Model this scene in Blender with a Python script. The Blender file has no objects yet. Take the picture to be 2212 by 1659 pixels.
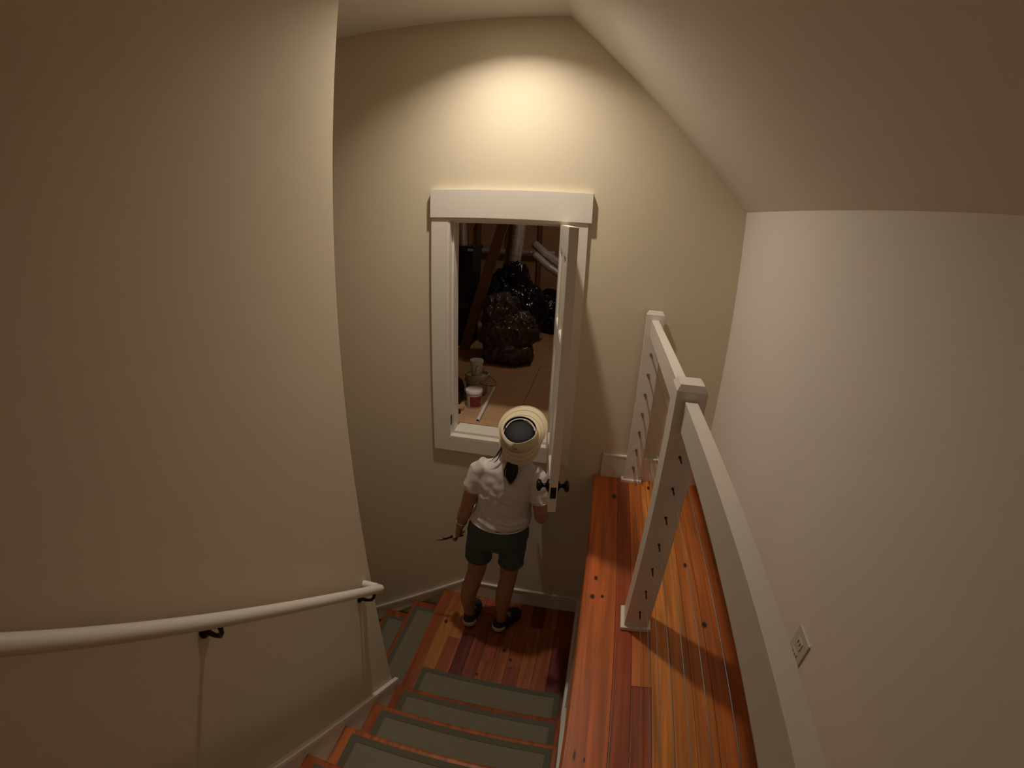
import bpy, bmesh, math, random
from mathutils import Vector, Matrix, noise
random.seed(7)
SC = bpy.context.scene
COL = SC.collection

# ------------------------------------------------------------------ camera
# wide action-camera lens: real barrel distortion, theta = a*r + b*r^3 + c*r^4 (r = 1 per 1000 px)
CAM_LOC = (-0.0726, -2.2635, 2.5079)
YAW, PITCH, ROLL = 0.1875, -0.3621, 0.0403
cam_d = bpy.data.cameras.new('camera')
cam = bpy.data.objects.new('camera', cam_d); COL.objects.link(cam)
fw = Vector((-math.sin(YAW)*math.cos(PITCH), math.cos(YAW)*math.cos(PITCH), math.sin(PITCH)))
rt = fw.cross(Vector((0, 0, 1))).normalized(); up = rt.cross(fw)
r2 = math.cos(ROLL)*rt + math.sin(ROLL)*up
u2 = -math.sin(ROLL)*rt + math.cos(ROLL)*up
M3 = Matrix((r2, u2, -fw)).transposed()
cam.matrix_world = Matrix.Translation(CAM_LOC) @ M3.to_4x4()
cam_d.type = 'PANO'
cam_d.sensor_fit = 'HORIZONTAL'
cam_d.sensor_width = 22.12
cam_d.sensor_height = 16.59
cy = cam_d
cy.panorama_type = 'FISHEYE_LENS_POLYNOMIAL'
cy.fisheye_fov = math.radians(180)
cy.fisheye_polynomial_k0 = 0.0
cy.fisheye_polynomial_k1 = -1.0097/10
cy.fisheye_polynomial_k2 = 0.0
cy.fisheye_polynomial_k3 = 0.0416/1e3
cy.fisheye_polynomial_k4 = 0.0069/1e4
cam_d.clip_start = 0.02
SC.camera = cam

# ------------------------------------------------------------------ world, light, exposure
W = bpy.data.worlds.new('world'); SC.world = W; W.use_nodes = True
W.node_tree.nodes['Background'].inputs[0].default_value = (0.5, 0.42, 0.33, 1)
W.node_tree.nodes['Background'].inputs[1].default_value = 0.0
SC.view_settings.view_transform = 'Standard'; SC.view_settings.look = 'None'
SC.view_settings.exposure = 0.0; SC.view_settings.gamma = 1.0; SC.view_settings.use_curve_mapping = False

LAMP = (-0.53, -0.45)          # recessed ceiling can over the landing
LAMP_W = 16.0
LAMP_COL = (1.0, 0.90, 0.76)
HALL_FILL_W = 0.5                   # dim unseen lamp added in the hall behind for fill
ATTIC_FILL_W = 20.0                # unseen bulb added to brighten the attic

# ------------------------------------------------------------------ measures
H = 1.147                      # upper floor above the landing
RISE = H/6; GO = 0.2455
NY0 = -0.970                   # first nosing
XL = -0.897                    # left wall face
XS = 0.024                     # side wall under the walkway
YW = -0.992                    # end of the left wall
KX, KZ = 0.5965, 2.629         # knee wall and its top
AX, AZ = -0.292, 3.527         # flat ceiling meets the slope
AF = 1.30                      # attic floor

# ------------------------------------------------------------------ helpers
def mat(name, col, rough=0.6, metal=0.0, bump=0.0, bscale=200, var=0.0, vscale=3.0, spec=0.5, **kw):
    m = bpy.data.materials.new(name); m.use_nodes = True
    nt = m.node_tree; b = nt.nodes['Principled BSDF']
    b.inputs['Base Color'].default_value = (*col, 1); b.inputs['Roughness'].default_value = rough
    b.inputs['Metallic'].default_value = metal
    b.inputs['Specular IOR Level'].default_value = spec
    for k, v in kw.items(): b.inputs[k.replace('_', ' ')].default_value = v
    g = nt.nodes.new('ShaderNodeNewGeometry')
    if var > 0:
        n = nt.nodes.new('ShaderNodeTexNoise'); n.inputs['Scale'].default_value = vscale; n.inputs['Detail'].default_value = 4
        nt.links.new(g.outputs['Position'], n.inputs['Vector'])
        r = nt.nodes.new('ShaderNodeMapRange'); r.inputs[3].default_value = 1-var; r.inputs[4].default_value = 1+var
        nt.links.new(n.outputs['Fac'], r.inputs[0])
        mx = nt.nodes.new('ShaderNodeVectorMath'); mx.operation = 'SCALE'; mx.inputs[0].default_value = col
        nt.links.new(r.outputs[0], mx.inputs['Scale']); nt.links.new(mx.outputs[0], b.inputs['Base Color'])
    if bump > 0:
        n = nt.nodes.new('ShaderNodeTexNoise'); n.inputs['Scale'].default_value = bscale; n.inputs['Detail'].default_value = 3
        nt.links.new(g.outputs['Position'], n.inputs['Vector'])
        bp = nt.nodes.new('ShaderNodeBump'); bp.inputs['Strength'].default_value = bump; bp.inputs['Distance'].default_value = 0.002
        nt.links.new(n.outputs['Fac'], bp.inputs['Height']); nt.links.new(bp.outputs[0], b.inputs['Normal'])
    return m

def wood_mat(name, rough=0.28, knots=(), scale=1.0):
    """varnished fir: board tone from the object's colour, grain along Y, a few knots"""
    m = bpy.data.materials.new(name); m.use_nodes = True
    nt = m.node_tree; N = nt.nodes.new; L = nt.links.new; b = nt.nodes['Principled BSDF']
    g = N('ShaderNodeNewGeometry'); oi = N('ShaderNodeObjectInfo')
    mp = N('ShaderNodeVectorMath'); mp.operation = 'MULTIPLY'; mp.inputs[1].default_value = (38*scale, 1.6*scale, 38*scale)
    L(g.outputs['Position'], mp.inputs[0])
    ad = N('ShaderNodeVectorMath'); ad.operation = 'ADD'
    cs = N('ShaderNodeVectorMath'); cs.operation = 'SCALE'; cs.inputs['Scale'].default_value = 40
    L(oi.outputs['Color'], cs.inputs[0]); L(mp.outputs[0], ad.inputs[0]); L(cs.outputs[0], ad.inputs[1])
    n = N('ShaderNodeTexNoise'); n.inputs['Scale'].default_value = 1.0; n.inputs['Detail'].default_value = 5; n.inputs['Distortion'].default_value = 0.6
    L(ad.outputs[0], n.inputs['Vector'])
    r = N('ShaderNodeMapRange'); r.inputs[1].default_value = 0.3; r.inputs[2].default_value = 0.7; r.inputs[3].default_value = 0.62; r.inputs[4].default_value = 1.3
    L(n.outputs['Fac'], r.inputs[0])
    mx = N('ShaderNodeVectorMath'); mx.operation = 'SCALE'; L(oi.outputs['Color'], mx.inputs[0]); L(r.outputs[0], mx.inputs['Scale'])
    cur = mx.outputs[0]
    for (x, y, rx, ry) in knots:
        s = N('ShaderNodeVectorMath'); s.operation = 'SUBTRACT'; s.inputs[1].default_value = (x, y, 0); L(g.outputs['Position'], s.inputs[0])
        q = N('ShaderNodeVectorMath'); q.operation = 'MULTIPLY'; q.inputs[1].default_value = (1/rx, 1/ry, 0); L(s.outputs[0], q.inputs[0])
        l = N('ShaderNodeVectorMath'); l.operation = 'LENGTH'; L(q.outputs[0], l.inputs[0])
        f = N('ShaderNodeMapRange'); f.inputs[1].default_value = 0.6; f.inputs[2].default_value = 1.25; f.inputs[3].default_value = 1; f.inputs[4].default_value = 0
        L(l.outputs['Value'], f.inputs[0])
        c = N('ShaderNodeMix'); c.data_type = 'RGBA'; L(f.outputs[0], c.inputs['Factor']); L(cur, c.inputs['A']); c.inputs['B'].default_value = (0.018, 0.006, 0.004, 1)
        cur = c.outputs['Result']
    L(cur, b.inputs['Base Color'])
    b.inputs['Roughness'].default_value = rough
    return m

def origin(p):
    o = Vector((0, 0, 0))
    while p is not None:
        o = o + p.location; p = p.parent
    return o

def mobj(name, bm, m, parent=None, smooth=False, label=None, cat=None, group=None, kind=None, color=None):
    """bmesh in world coordinates -> one mesh object (local to its parent's base)"""
    if parent is None:
        xs = [v.co for v in bm.verts]
        o0 = Vector(((min(v.x for v in xs)+max(v.x for v in xs))/2, (min(v.y for v in xs)+max(v.y for v in xs))/2, min(v.z for v in xs)))
    else:
        o0 = origin(parent)
    bmesh.ops.recalc_face_normals(bm, faces=bm.faces)
    bmesh.ops.translate(bm, verts=bm.verts, vec=-o0)
    me = bpy.data.meshes.new(name); bm.to_mesh(me); bm.free()
    if smooth:
        me.polygons.foreach_set('use_smooth', [True]*len(me.polygons))
        if smooth == 'auto':
            me.set_sharp_from_angle(angle=math.radians(38))
    me.materials.append(m)
    o = bpy.data.objects.new(name, me); COL.objects.link(o)
    if parent is not None: o.parent = parent
    else: o.location = o0
    tag(o, label, cat, group, kind)
    if color: o.color = (*color, 1)
    return o

def tag(o, label=None, cat=None, group=None, kind=None):
    if label: o['label'] = label
    if cat: o['category'] = cat
    if group: o['group'] = group
    if kind: o['kind'] = kind

def thing(name, loc, label=None, cat=None, group=None, kind=None, parent=None):
    e = bpy.data.objects.new(name, None); COL.objects.link(e); e.empty_display_size = 0.05
    e.location = Vector(loc) - (origin(parent) if parent else Vector((0, 0, 0)))
    if parent: e.parent = parent
    tag(e, label, cat, group, kind)
    return e

def add_box(bm, lo, hi, M=None, bevel=0.0):
    vs = [bm.verts.new((x, y, z)) for x in (lo[0], hi[0]) for y in (lo[1], hi[1]) for z in (lo[2], hi[2])]
    fs = [(0, 1, 3, 2), (4, 6, 7, 5), (0, 4, 5, 1), (2, 3, 7, 6), (0, 2, 6, 4), (1, 5, 7, 3)]
    ff = [bm.faces.new([vs[i] for i in f]) for f in fs]
    if bevel > 0:
        es = list({e for f in ff for e in f.edges})
        r = bmesh.ops.bevel(bm, geom=es, offset=bevel, segments=2, affect='EDGES', profile=0.7)
        vs = list({v for f in r['faces'] for v in f.verts} | {v for v in vs if v.is_valid})
    if M is not None:
        for v in vs: v.co = M @ v.co
    return vs

def box(name, lo, hi, m, parent=None, bevel=0.0, M=None, **kw):
    bm = bmesh.new(); add_box(bm, lo, hi, M, bevel)
    return mobj(name, bm, m, parent, **kw)

def frame_at(t, hint=None):
    t = t.normalized()
    h = hint or (Vector((0, 0, 1)) if abs(t.z) < 0.9 else Vector((0, 1, 0)))
    a = h.cross(t).normalized(); b = t.cross(a)
    return a, b

def add_tube(bm, pts, rad, n=12, cap=True, flat=1.0, hint=None, round_end=False):
    """swept tube, rad = scalar or list; flat scales the second axis"""
    pts = [Vector(p) for p in pts]
    rs = rad if isinstance(rad, (list, tuple)) else [rad]*len(pts)
    if round_end:
        d0 = (pts[0]-pts[1]).normalized(); d1 = (pts[-1]-pts[-2]).normalized()
        pts = [pts[0]+d0*rs[0]*0.95, pts[0]+d0*rs[0]*0.7] + pts + [pts[-1]+d1*rs[-1]*0.7, pts[-1]+d1*rs[-1]*0.95]
        rs = [rs[0]*0.3, rs[0]*0.72] + list(rs) + [rs[-1]*0.72, rs[-1]*0.3]
    rings = []; a = None
    for i, p in enumerate(pts):
        t = pts[min(i+1, len(pts)-1)] - pts[max(i-1, 0)]
        if a is None: a, b = frame_at(t, hint)
        else:
            tn = t.normalized(); a = (a - tn*a.dot(tn)).normalized(); b = tn.cross(a)
        rings.append([bm.verts.new(p + a*math.cos(2*math.pi*k/n)*rs[i] + b*math.sin(2*math.pi*k/n)*rs[i]*flat) for k in range(n)])
    for i in range(len(rings)-1):
        for k in range(n):
            bm.faces.new((rings[i][k], rings[i][(k+1) % n], rings[i+1][(k+1) % n], rings[i+1][k]))
    if cap:
        bm.faces.new(rings[0][::-1]); bm.faces.new(rings[-1])
    return rings

def tube(name, pts, rad, m, parent=None, n=12, smooth='auto', flat=1.0, hint=None, round_end=False, **kw):
    bm = bmesh.new(); add_tube(bm, pts, rad, n, True, flat, hint, round_end)
    return mobj(name, bm, m, parent, smooth, **kw)

def add_loft(bm, rings, n=28, cap=True):
    """horizontal elliptical rings (x,y,z,a,b) stacked upward"""
    rr = []
    for (x, y, z, a, b) in rings:
        rr.append([bm.verts.new((x+a*math.cos(2*math.pi*k/n), y+b*math.sin(2*math.pi*k/n), z)) for k in range(n)])
    for i in range(len(rr)-1):
        for k in range(n):
            bm.faces.new((rr[i][k], rr[i][(k+1) % n], rr[i+1][(k+1) % n], rr[i+1][k]))
    if cap:
        bm.faces.new(rr[0][::-1]); bm.faces.new(rr[-1])

def lathe(bm, prof, c, axis=Vector((0, 0, 1)), n=24, cap=True):
    axis = Vector(axis).normalized(); a, b = frame_at(axis); c = Vector(c); rr = []
    for (r, h) in prof:
        rr.append([bm.verts.new(c + axis*h + (a*math.cos(2*math.pi*k/n) + b*math.sin(2*math.pi*k/n))*max(r, 1e-4)) for k in range(n)])
    for i in range(len(rr)-1):
        for k in range(n):
            bm.faces.new((rr[i][k], rr[i][(k+1) % n], rr[i+1][(k+1) % n], rr[i+1][k]))
    if cap:
        bm.faces.new(rr[0][::-1]); bm.faces.new(rr[-1])

def add_ball(bm, c, r, n=16, R=None):
    """ellipsoid with radii r"""
    q = bmesh.ops.create_uvsphere(bm, u_segments=n, v_segments=max(6, n//2+2), radius=1)
    for v in q['verts']:
        p = Vector((v.co.x*r[0], v.co.y*r[1], v.co.z*r[2]))
        if R is not None: p = R @ p
        v.co = p + Vector(c)

def prism(bm, poly, axis, lo, hi):
    """extrude a 2-D polygon; axis 'x': poly=(y,z), 'y': poly=(x,z), 'z': poly=(x,y)"""
    def mk(p, t):
        return {'x': (t, p[0], p[1]), 'y': (p[0], t, p[1]), 'z': (p[0], p[1], t)}[axis]
    A = [bm.verts.new(mk(p, lo)) for p in poly]; B = [bm.verts.new(mk(p, hi)) for p in poly]
    bm.faces.new(A); bm.faces.new(B[::-1]); k = len(poly)
    for i in range(k): bm.faces.new((A[i], B[i], B[(i+1) % k], A[(i+1) % k]))

def voxel(bm, size, smooth_it=4):
    """fuse overlapping closed shapes into one continuous surface"""
    me = bpy.data.meshes.new('tmp'); bm.to_mesh(me); bm.free()
    o = bpy.data.objects.new('tmp', me); COL.objects.link(o)
    md = o.modifiers.new('r', 'REMESH'); md.mode = 'VOXEL'; md.voxel_size = size; md.use_smooth_shade = True
    if smooth_it:
        s = o.modifiers.new('s', 'SMOOTH'); s.factor = 0.5; s.iterations = smooth_it
    dg = bpy.context.evaluated_depsgraph_get()
    ev = o.evaluated_get(dg); m2 = bpy.data.meshes.new_from_object(ev)
    out = bmesh.new(); out.from_mesh(m2)
    bpy.data.objects.remove(o); bpy.data.meshes.remove(me); bpy.data.meshes.remove(m2)
    return out

def wrinkle(bm, amp, f, seed=0):
    bm.normal_update()
    mv = []
    for v in bm.verts:
        p = Vector((v.co.x*f[0]+seed, v.co.y*f[1], v.co.z*f[2]))
        d = noise.noise(p) + 0.5*noise.noise(p*2.1)
        mv.append((v, v.normal*d*amp))
    for v, d in mv: v.co += d

# ------------------------------------------------------------------ materials
M_TAN = mat('tan_wall_paint', (0.735, 0.635, 0.475), 0.75)
M_OFF = mat('off_white_paint', (0.86, 0.81, 0.74), 0.8)
M_CEIL = mat('ceiling_paint', (0.88, 0.83, 0.75), 0.85)
M_TRIM = mat('white_trim_paint', (0.82, 0.755, 0.67), 0.35)
KN = [(0.0415, -0.839, .008, .014), (0.033, -0.947, .010, .014), (0.072, -0.94, .007, .010), (0.475, -1.04, .011, .017),
      (0.435, -0.70, .010, .016), (0.40, -1.75, .008, .02), (0.34, -0.48, .008, .015), (0.30, -0.09, .008, .02),
      (0.03, -1.62, .004, .018), (0.06, -1.63, .003, .009), (0.11, -0.21, .012, .022)]
M_FIR = wood_mat('fir_floor', 0.38, KN)
KL = [(-0.40, -0.44, .014, .016), (-0.345, -0.505, .010, .014), (-0.83, -0.30, .012, .018), (-0.52, -0.66, .009, .012)]
M_FIRL = wood_mat('fir_landing', 0.42, KL)
M_TREAD = wood_mat('fir_tread', 0.30)
M_MAT = mat('carpet_mat_field', (0.23, 0.20, 0.14), 0.95, bump=0.8, bscale=420, var=0.10, vscale=90)
M_MATB = mat('carpet_mat_binding', (0.125, 0.115, 0.075), 0.9, bump=0.4, bscale=300)
M_BRONZE = mat('oil_rubbed_bronze', (0.015, 0.013, 0.012), 0.32, metal=0.6)
M_STEEL = mat('stainless_cable', (0.17, 0.17, 0.18), 0.5, metal=0.9)
M_OUT = mat('outlet_plastic', (0.70, 0.66, 0.58), 0.4)
M_SLOT = mat('dark_slot', (0.03, 0.025, 0.02), 0.6)
M_PLY = mat('attic_plywood', (0.46, 0.27, 0.14), 0.7, bump=0.1, bscale=40, var=0.18, vscale=6)
M_OSB = mat('attic_sheathing', (0.46, 0.28, 0.14), 0.8, var=0.25, vscale=18)
M_STUD = mat('attic_lumber', (0.22, 0.115, 0.06), 0.8, var=0.2, vscale=10)
M_DUCT = mat('foil_duct', (0.80, 0.79, 0.80), 0.30, metal=0.55, bump=0.5, bscale=55)
M_BAG = mat('black_plastic_bag', (0.006, 0.007, 0.010), 0.22, bump=0.4, bscale=30)
M_CLEAR = mat('plastic_sheeting', (0.13, 0.095, 0.085), 0.2, bump=1.0, bscale=28, Transmission_Weight=0.3)
M_TUB = mat('white_tub_plastic', (0.72, 0.68, 0.62), 0.45)
M_RED = mat('red_tub_label', (0.20, 0.028, 0.022), 0.5, var=0.25, vscale=60)
M_PAIL = mat('cream_pail_plastic', (0.50, 0.45, 0.33), 0.5)
M_PVC = mat('white_pipe', (0.70, 0.68, 0.68), 0.3)
M_DGREEN = mat('dark_green_plastic', (0.012, 0.018, 0.010), 0.35, bump=0.4, bscale=40)
M_BIN = mat('black_bin_plastic', (0.008, 0.008, 0.010), 0.5)
M_ORANGE = mat('orange_cord', (0.6, 0.16, 0.03), 0.5)
M_SKIN = mat('skin', (0.44, 0.21, 0.135), 0.5, bump=0.03, bscale=300)
M_SHIRT = mat('white_cotton', (0.76, 0.70, 0.66), 0.85, bump=0.15, bscale=350)
M_SHORT = mat('grey_green_shorts', (0.075, 0.088, 0.088), 0.85, bump=0.15, bscale=350)
M_HAIR = mat('dark_hair', (0.010, 0.008, 0.008), 0.7, bump=0.5, bscale=250)
M_STRAW = mat('straw_hat', (0.82, 0.69, 0.48), 0.8, bump=0.5, bscale=330, var=0.08, vscale=60)
M_STITCH = mat('hat_stitching', (0.52, 0.41, 0.24), 0.8)
M_LINE = mat('hat_lining', (0.012, 0.012, 0.014), 0.6)
M_STRAP = mat('white_strap', (0.72, 0.66, 0.66), 0.5)
M_NAVY = mat('navy_shoe', (0.022, 0.026, 0.045), 0.7, bump=0.2, bscale=300)
M_SOLE = mat('dark_sole', (0.012, 0.012, 0.018), 0.7)
M_HEEL = mat('pale_heel_panel', (0.66, 0.66, 0.58), 0.5)
M_YEL = mat('yellow_grip', (0.42, 0.33, 0.05), 0.5)
M_TOOL = mat('dark_tool_steel', (0.04, 0.035, 0.03), 0.35, metal=0.8)
M_GOLD = mat('bright_bracelet', (0.75, 0.72, 0.55), 0.25, metal=1.0)
M_EYE = mat('eye_white', (0.8, 0.78, 0.75), 0.2)
M_LIP = mat('lips', (0.35, 0.10, 0.08), 0.5)
M_CAN = mat('lamp_trim_white', (0.8, 0.78, 0.72), 0.4)
M_GLOW = bpy.data.materials.new('lamp_glow'); M_GLOW.use_nodes = True
try: M_GLOW.cycles.emission_sampling = 'NONE'          # the can's own light object does the lighting
except Exception: pass
_b = M_GLOW.node_tree.nodes['Principled BSDF']; _b.inputs['Emission Color'].default_value = (*LAMP_COL, 1); _b.inputs['Emission Strength'].default_value = 20

M_GLOW3 = M_GLOW.copy(); M_GLOW3.name = 'fill_shade_glow'
M_GLOW3.node_tree.nodes['Principled BSDF'].inputs['Emission Strength'].default_value = 4
M_GLOW2 = M_GLOW.copy(); M_GLOW2.name = 'fill_bulb_glow'
M_GLOW2.node_tree.nodes['Principled BSDF'].inputs['Emission Strength'].default_value = 60
for m_ in (M_GLOW2, M_GLOW3):
    try: m_.cycles.emission_sampling = 'NONE'
    except Exception: pass

# ------------------------------------------------------------------ room shell
def struct(name, lo, hi, m, **kw): return box(name, lo, hi, m, kind='structure', **kw)
YB = -6.6                                             # wall behind the photographer
XF = -3.0                                             # far left end of the lower stairwell
# gable wall with the attic door opening
OX0, OX1, OZ0, OZ1 = -0.862, -0.247, 1.275, 2.500
bm = bmesh.new()
for lo, hi in [((XF, 0, -1.6), (OX0, 0.12, 3.75)), ((OX1, 0, -1.6), (KX+0.12, 0.12, 3.75)),
               ((OX0, 0, -1.6), (OX1, 0.12, OZ0)), ((OX0, 0, OZ1), (OX1, 0.12, 3.75))]:
    add_box(bm, lo, hi)
bmesh.ops.remove_doubles(bm, verts=bm.verts, dist=1e-5)
mobj('wall_gable', bm, M_TAN, kind='structure')
# left wall: an L round the lower flight, softened corner
bm = bmesh.new()
prism(bm, [(XL, YB), (XL, YW-.012), (XL-.004, YW-.004), (XL-.012, YW), (XL-.12, YW), (XL-.12, YB)], 'z', -1.6, 3.6)
mobj('wall_left', bm, M_TAN, kind='structure')
struct('wall_stairwell_side', (XF, YW-.12, -1.6), (XL-.12, YW, 3.6), M_TAN)
struct('wall_right', (KX, YB, H-.1), (KX+.12, 0, KZ+.12), M_OFF)
struct('wall_back', (XL-.12, YB-.12, H-.2), (KX+.12, YB, 3.7), M_OFF)
struct('wall_stairwell_end', (XF-.12, YW-.12, -1.6), (XF, .12, 3.7), M_TAN)
struct('wall_walkway_side', (XS, -2.3, -.05), (XS+.09, 0, H-.028), M_TRIM)
# ceilings
bm = bmesh.new()
s = 0.14; rc = 0.066; n = 32
cx, cyy = LAMP
def quad(a, b, c, d): bm.faces.new([bm.verts.new(p) for p in (a, b, c, d)])
quad((XF, YB, AZ), (AX, YB, AZ), (AX, cyy-s, AZ), (XF, cyy-s, AZ)); quad((XF, cyy+s, AZ), (AX, cyy+s, AZ), (AX, 0, AZ), (XF, 0, AZ))
quad((XF, cyy-s, AZ), (cx-s, cyy-s, AZ), (cx-s, cyy+s, AZ), (XF, cyy+s, AZ)); quad((cx+s, cyy-s, AZ), (AX, cyy-s, AZ), (AX, cyy+s, AZ), (cx+s, cyy+s, AZ))
ci = [bm.verts.new((cx+rc*math.cos(2*math.pi*k/n), cyy+rc*math.sin(2*math.pi*k/n), AZ)) for k in range(n)]
sq = []
for k in range(n):
    c_, s_ = math.cos(2*math.pi*k/n), math.sin(2*math.pi*k/n); q = s/max(abs(c_), abs(s_)); sq.append(bm.verts.new((cx+c_*q, cyy+s_*q, AZ)))
for k in range(n): bm.faces.new((ci[k], ci[(k+1) % n], sq[(k+1) % n], sq[k]))
bmesh.ops.remove_doubles(bm, verts=bm.verts, dist=1e-5)
mobj('ceiling', bm, M_CEIL, kind='structure')
struct('ceiling_backing', (XF-.1, YB-.1, AZ+.16), (AX+.2, .12, AZ+.2), M_CEIL)
bm = bmesh.new(); prism(bm, [(AX, AZ), (KX, KZ), (KX+.12, KZ), (KX+.12, KZ+.12), (AX+.05, AZ+.19), (AX, AZ+.19)], 'y', YB, 0)
mobj('ceiling_slope', bm, M_OFF, kind='structure')

# ------------------------------------------------------------------ recessed ceiling lamp
lamp = thing('recessed_ceiling_lamp', (cx, cyy, AZ), 'round white recessed lamp in the flat ceiling above the landing', 'lamp')
bm = bmesh.new(); lathe(bm, [(.066, .10), (.066, 0), (.085, 0), (.088, -.004), (.064, -.006), (.062, 0), (.062, .098)], (cx, cyy, AZ), cap=False)
mobj('housing', bm, M_CAN, lamp, 'auto')
bm = bmesh.new(); lathe(bm, [(.062, .0), (.062, .012)], (cx, cyy, AZ+.058)); mobj('bulb_lens', bm, M_GLOW, lamp, 'auto')
ld = bpy.data.lights.new('lamp_light', 'AREA'); ld.shape = 'DISK'; ld.size = 0.085; ld.energy = LAMP_W; ld.color = LAMP_COL
lo = bpy.data.objects.new('lamp_light', ld); COL.objects.link(lo); lo.parent = lamp; lo.location = (0, 0, .045)

hl = thing('added_fill_lamp', (-.55, -4.6, AZ), 'unseen round fill lamp added on the hall ceiling above the upper floor', 'lamp')  # lamp added behind the camera, lifts the fill light
bm = bmesh.new(); lathe(bm, [(.15, 0), (.15, -.02), (.14, -.025)], (-.55, -4.6, AZ)); mobj('lamp_base', bm, M_CAN, hl, 'auto')
bm = bmesh.new(); lathe(bm, [(.138, -.025), (.130, -.05), (.105, -.075), (.06, -.09), (.01, -.094)], (-.55, -4.6, AZ)); mobj('glass_shade', bm, M_GLOW3, hl, 'auto')
ld = bpy.data.lights.new('hall_fill_light', 'AREA'); ld.shape = 'DISK'; ld.size = 0.24; ld.energy = HALL_FILL_W; ld.color = LAMP_COL
lo = bpy.data.objects.new('hall_fill_light', ld); COL.objects.link(lo); lo.parent = hl; lo.location = (0, 0, -.10)

# ------------------------------------------------------------------ floors: planks
def tone(base, var=0.25):
    k = random.uniform(1-var, 1+var); h = random.uniform(-.12, .12)
    return (base[0]*k, base[1]*k*(1+h), base[2]*k*(1+h))
ORA = (0.42, 0.135, 0.035)
def planks(parent, xs, y0, y1, z0, z1, m, joints, tones):
    for i in range(len(xs)-1):
        js = [y0] + sorted(joints.get(i, [])) + [y1]
        for j in range(len(js)-1):
            t = tones[(i*2+j*3) % len(tones)] if (i, j) not in tones_override else tones_override[(i, j)]
            box('plank', (xs[i]+.0006, js[j]+.0006, z0), (xs[i+1]-.0006, js[j+1]-.0006, z1 - random.uniform(0, .0006)), m, parent, bevel=.0016, color=t)
TN = [tone(ORA) for _ in range(17)]
fl = thing('floor_walkway', (0.3, -1.1, H-.022), kind='structure')
struct_base = box('subfloor', (XS, YB, H-.12), (KX, 0, H-.02), M_STUD, fl)
wx = [0, .127, .19, .258, .328, .398, .468, .532, KX]
tones_override = {(0, 0): (.56, .135, .026), (1, 0): (.36, .070, .018), (2, 1): (.56, .15, .030), (2, 0): (.33, .065, .016), (3, 0): (.66, .225, .036), (4, 0): (.60, .20, .034), (5, 0): (.56, .165, .028), (6, 0): (.52, .14, .026), (7, 0): (.46, .12, .024)}
planks(fl, wx, YB, 0, H-.02, H, M_FIR, {2: [-1.345]}, TN)
# rounded edge board lip over the side wall
tube('edge_nosing', [(0.004, -2.3, H-.012), (0.004, 0, H-.012)], .012, M_FIR, fl, n=12, color=(.56, .135, .026))
tones_override = {}
fu = thing('floor_upper', (-.45, -3.2, H-.022), kind='structure')
ux = [XL + i*(0-XL)/11 for i in range(12)]
planks(fu, ux, YB, -2.20, H-.02, H, M_FIR, {2: [-3], 6: [-2.8], 9: [-3.3]}, TN)
fd = thing('floor_landing', (-.45, -.5, -.022), kind='structure')
lx = [-.937, -.862, -.778, -.690, -.612, -.528, -.444, -.362, -.275, -.188, -.10, XS]
A1, A2, A3, A4 = (.34, .085, .026), (.50, .175, .045), (.27, .055, .022), (.155, .028, .020)
tones_override = {(0, 0): A1, (1, 0): A2, (1, 1): (.40, .12, .03), (2, 0): A1, (2, 1): A2, (3, 0): A4, (3, 1): (.36, .10, .03), (4, 0): A3, (4, 1): A1, (5, 0): A1, (5, 1): (.30, .07, .024), (6, 0): (.36, .10, .03),
                  (7, 0): A3, (7, 1): A1, (8, 0): (.38, .11, .03), (8, 1): A4, (9, 0): (.34, .09, .028), (9, 1): (.36, .10, .03), (10, 0): A4, (10, 1): A3}
planks(fd, lx, -1.02, 0, -.02, 0, M_FIRL, {1: [-.2], 2: [-.42], 3: [-.36], 4: [-.15], 5: [-.55], 7: [-.56], 8: [-.21], 9: [-.2], 10: [-.34]}, TN)
box('subfloor', (-.93, -1.02, -.15), (XS, 0, -.02), M_STUD, fd)

# ------------------------------------------------------------------ stairs
def nosed_tread(parent, x0, x1, yn, z, depth, ax='y', th=.028, col=ORA):
    """tread with a rounded nose at yn (faces +y), or along x (faces -x)"""
    prof = [(-depth, 0), (-th/2, 0)] + [(-th/2 + math.sin(a)*th/2, -th/2+math.cos(a)*th/2) for a in [math.pi*k/8 for k in range(1, 8)]] + [(-th/2, -th), (-depth, -th)]
    bm = bmesh.new()
    if ax == 'y': prism(bm, [(yn+p, z+q) for p, q in prof], 'x', x0, x1)
    else: prism(bm, [(yn-p, z+q) for p, q in prof], 'y', x0, x1)
    return mobj('tread', bm, M_TREAD, parent, 'auto', color=col)
st = thing('staircase', (-.44, -1.6, 0), 'fir staircase with painted risers dropping to the landing', 'stairs')
TT = [(.34, .075, .020), (.38, .095, .022), (.44, .12, .028), (.36, .08, .02), (.36, .08, .02)]
NYS = [NY0 - GO*i for i in range(6)]
for i in range(6):
    z = RISE*(i+1)
    if i < 5: nosed_tread(st, XL+.016, XS-.016, NYS[i], z, GO+.03, col=TT[i])
    else: nosed_tread(st, XL+.016, 0, NYS[i], H, .1, col=ORA)
    box('riser', (XL+.016, NYS[i]-.045, z-RISE), (XS-.016, NYS[i]-.026, z-.028), M_TRIM, st)
sl = thing('lower_staircase', (-1.8, -.5, -.9), 'fir steps turning down to the left of the landing along the gable wall', 'stairs')
for i in range(1, 5):
    x = XL-.04-.251*i + 0.0; z = -RISE*i
    nosed_tread(sl, YW+.002, -.018, -0.937-.251*i, z, .28, ax='x', col=TT[i-1])
    box('riser', (-0.937-.251*i+.251+.026, YW+.002, z), (-0.937-.251*i+.251+.045, -.018, z+RISE-.022), M_TRIM, sl)
nosed_tread(sl, YW+.002, -.018, -0.940, 0.0, .05, ax='x', col=A1)

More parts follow.
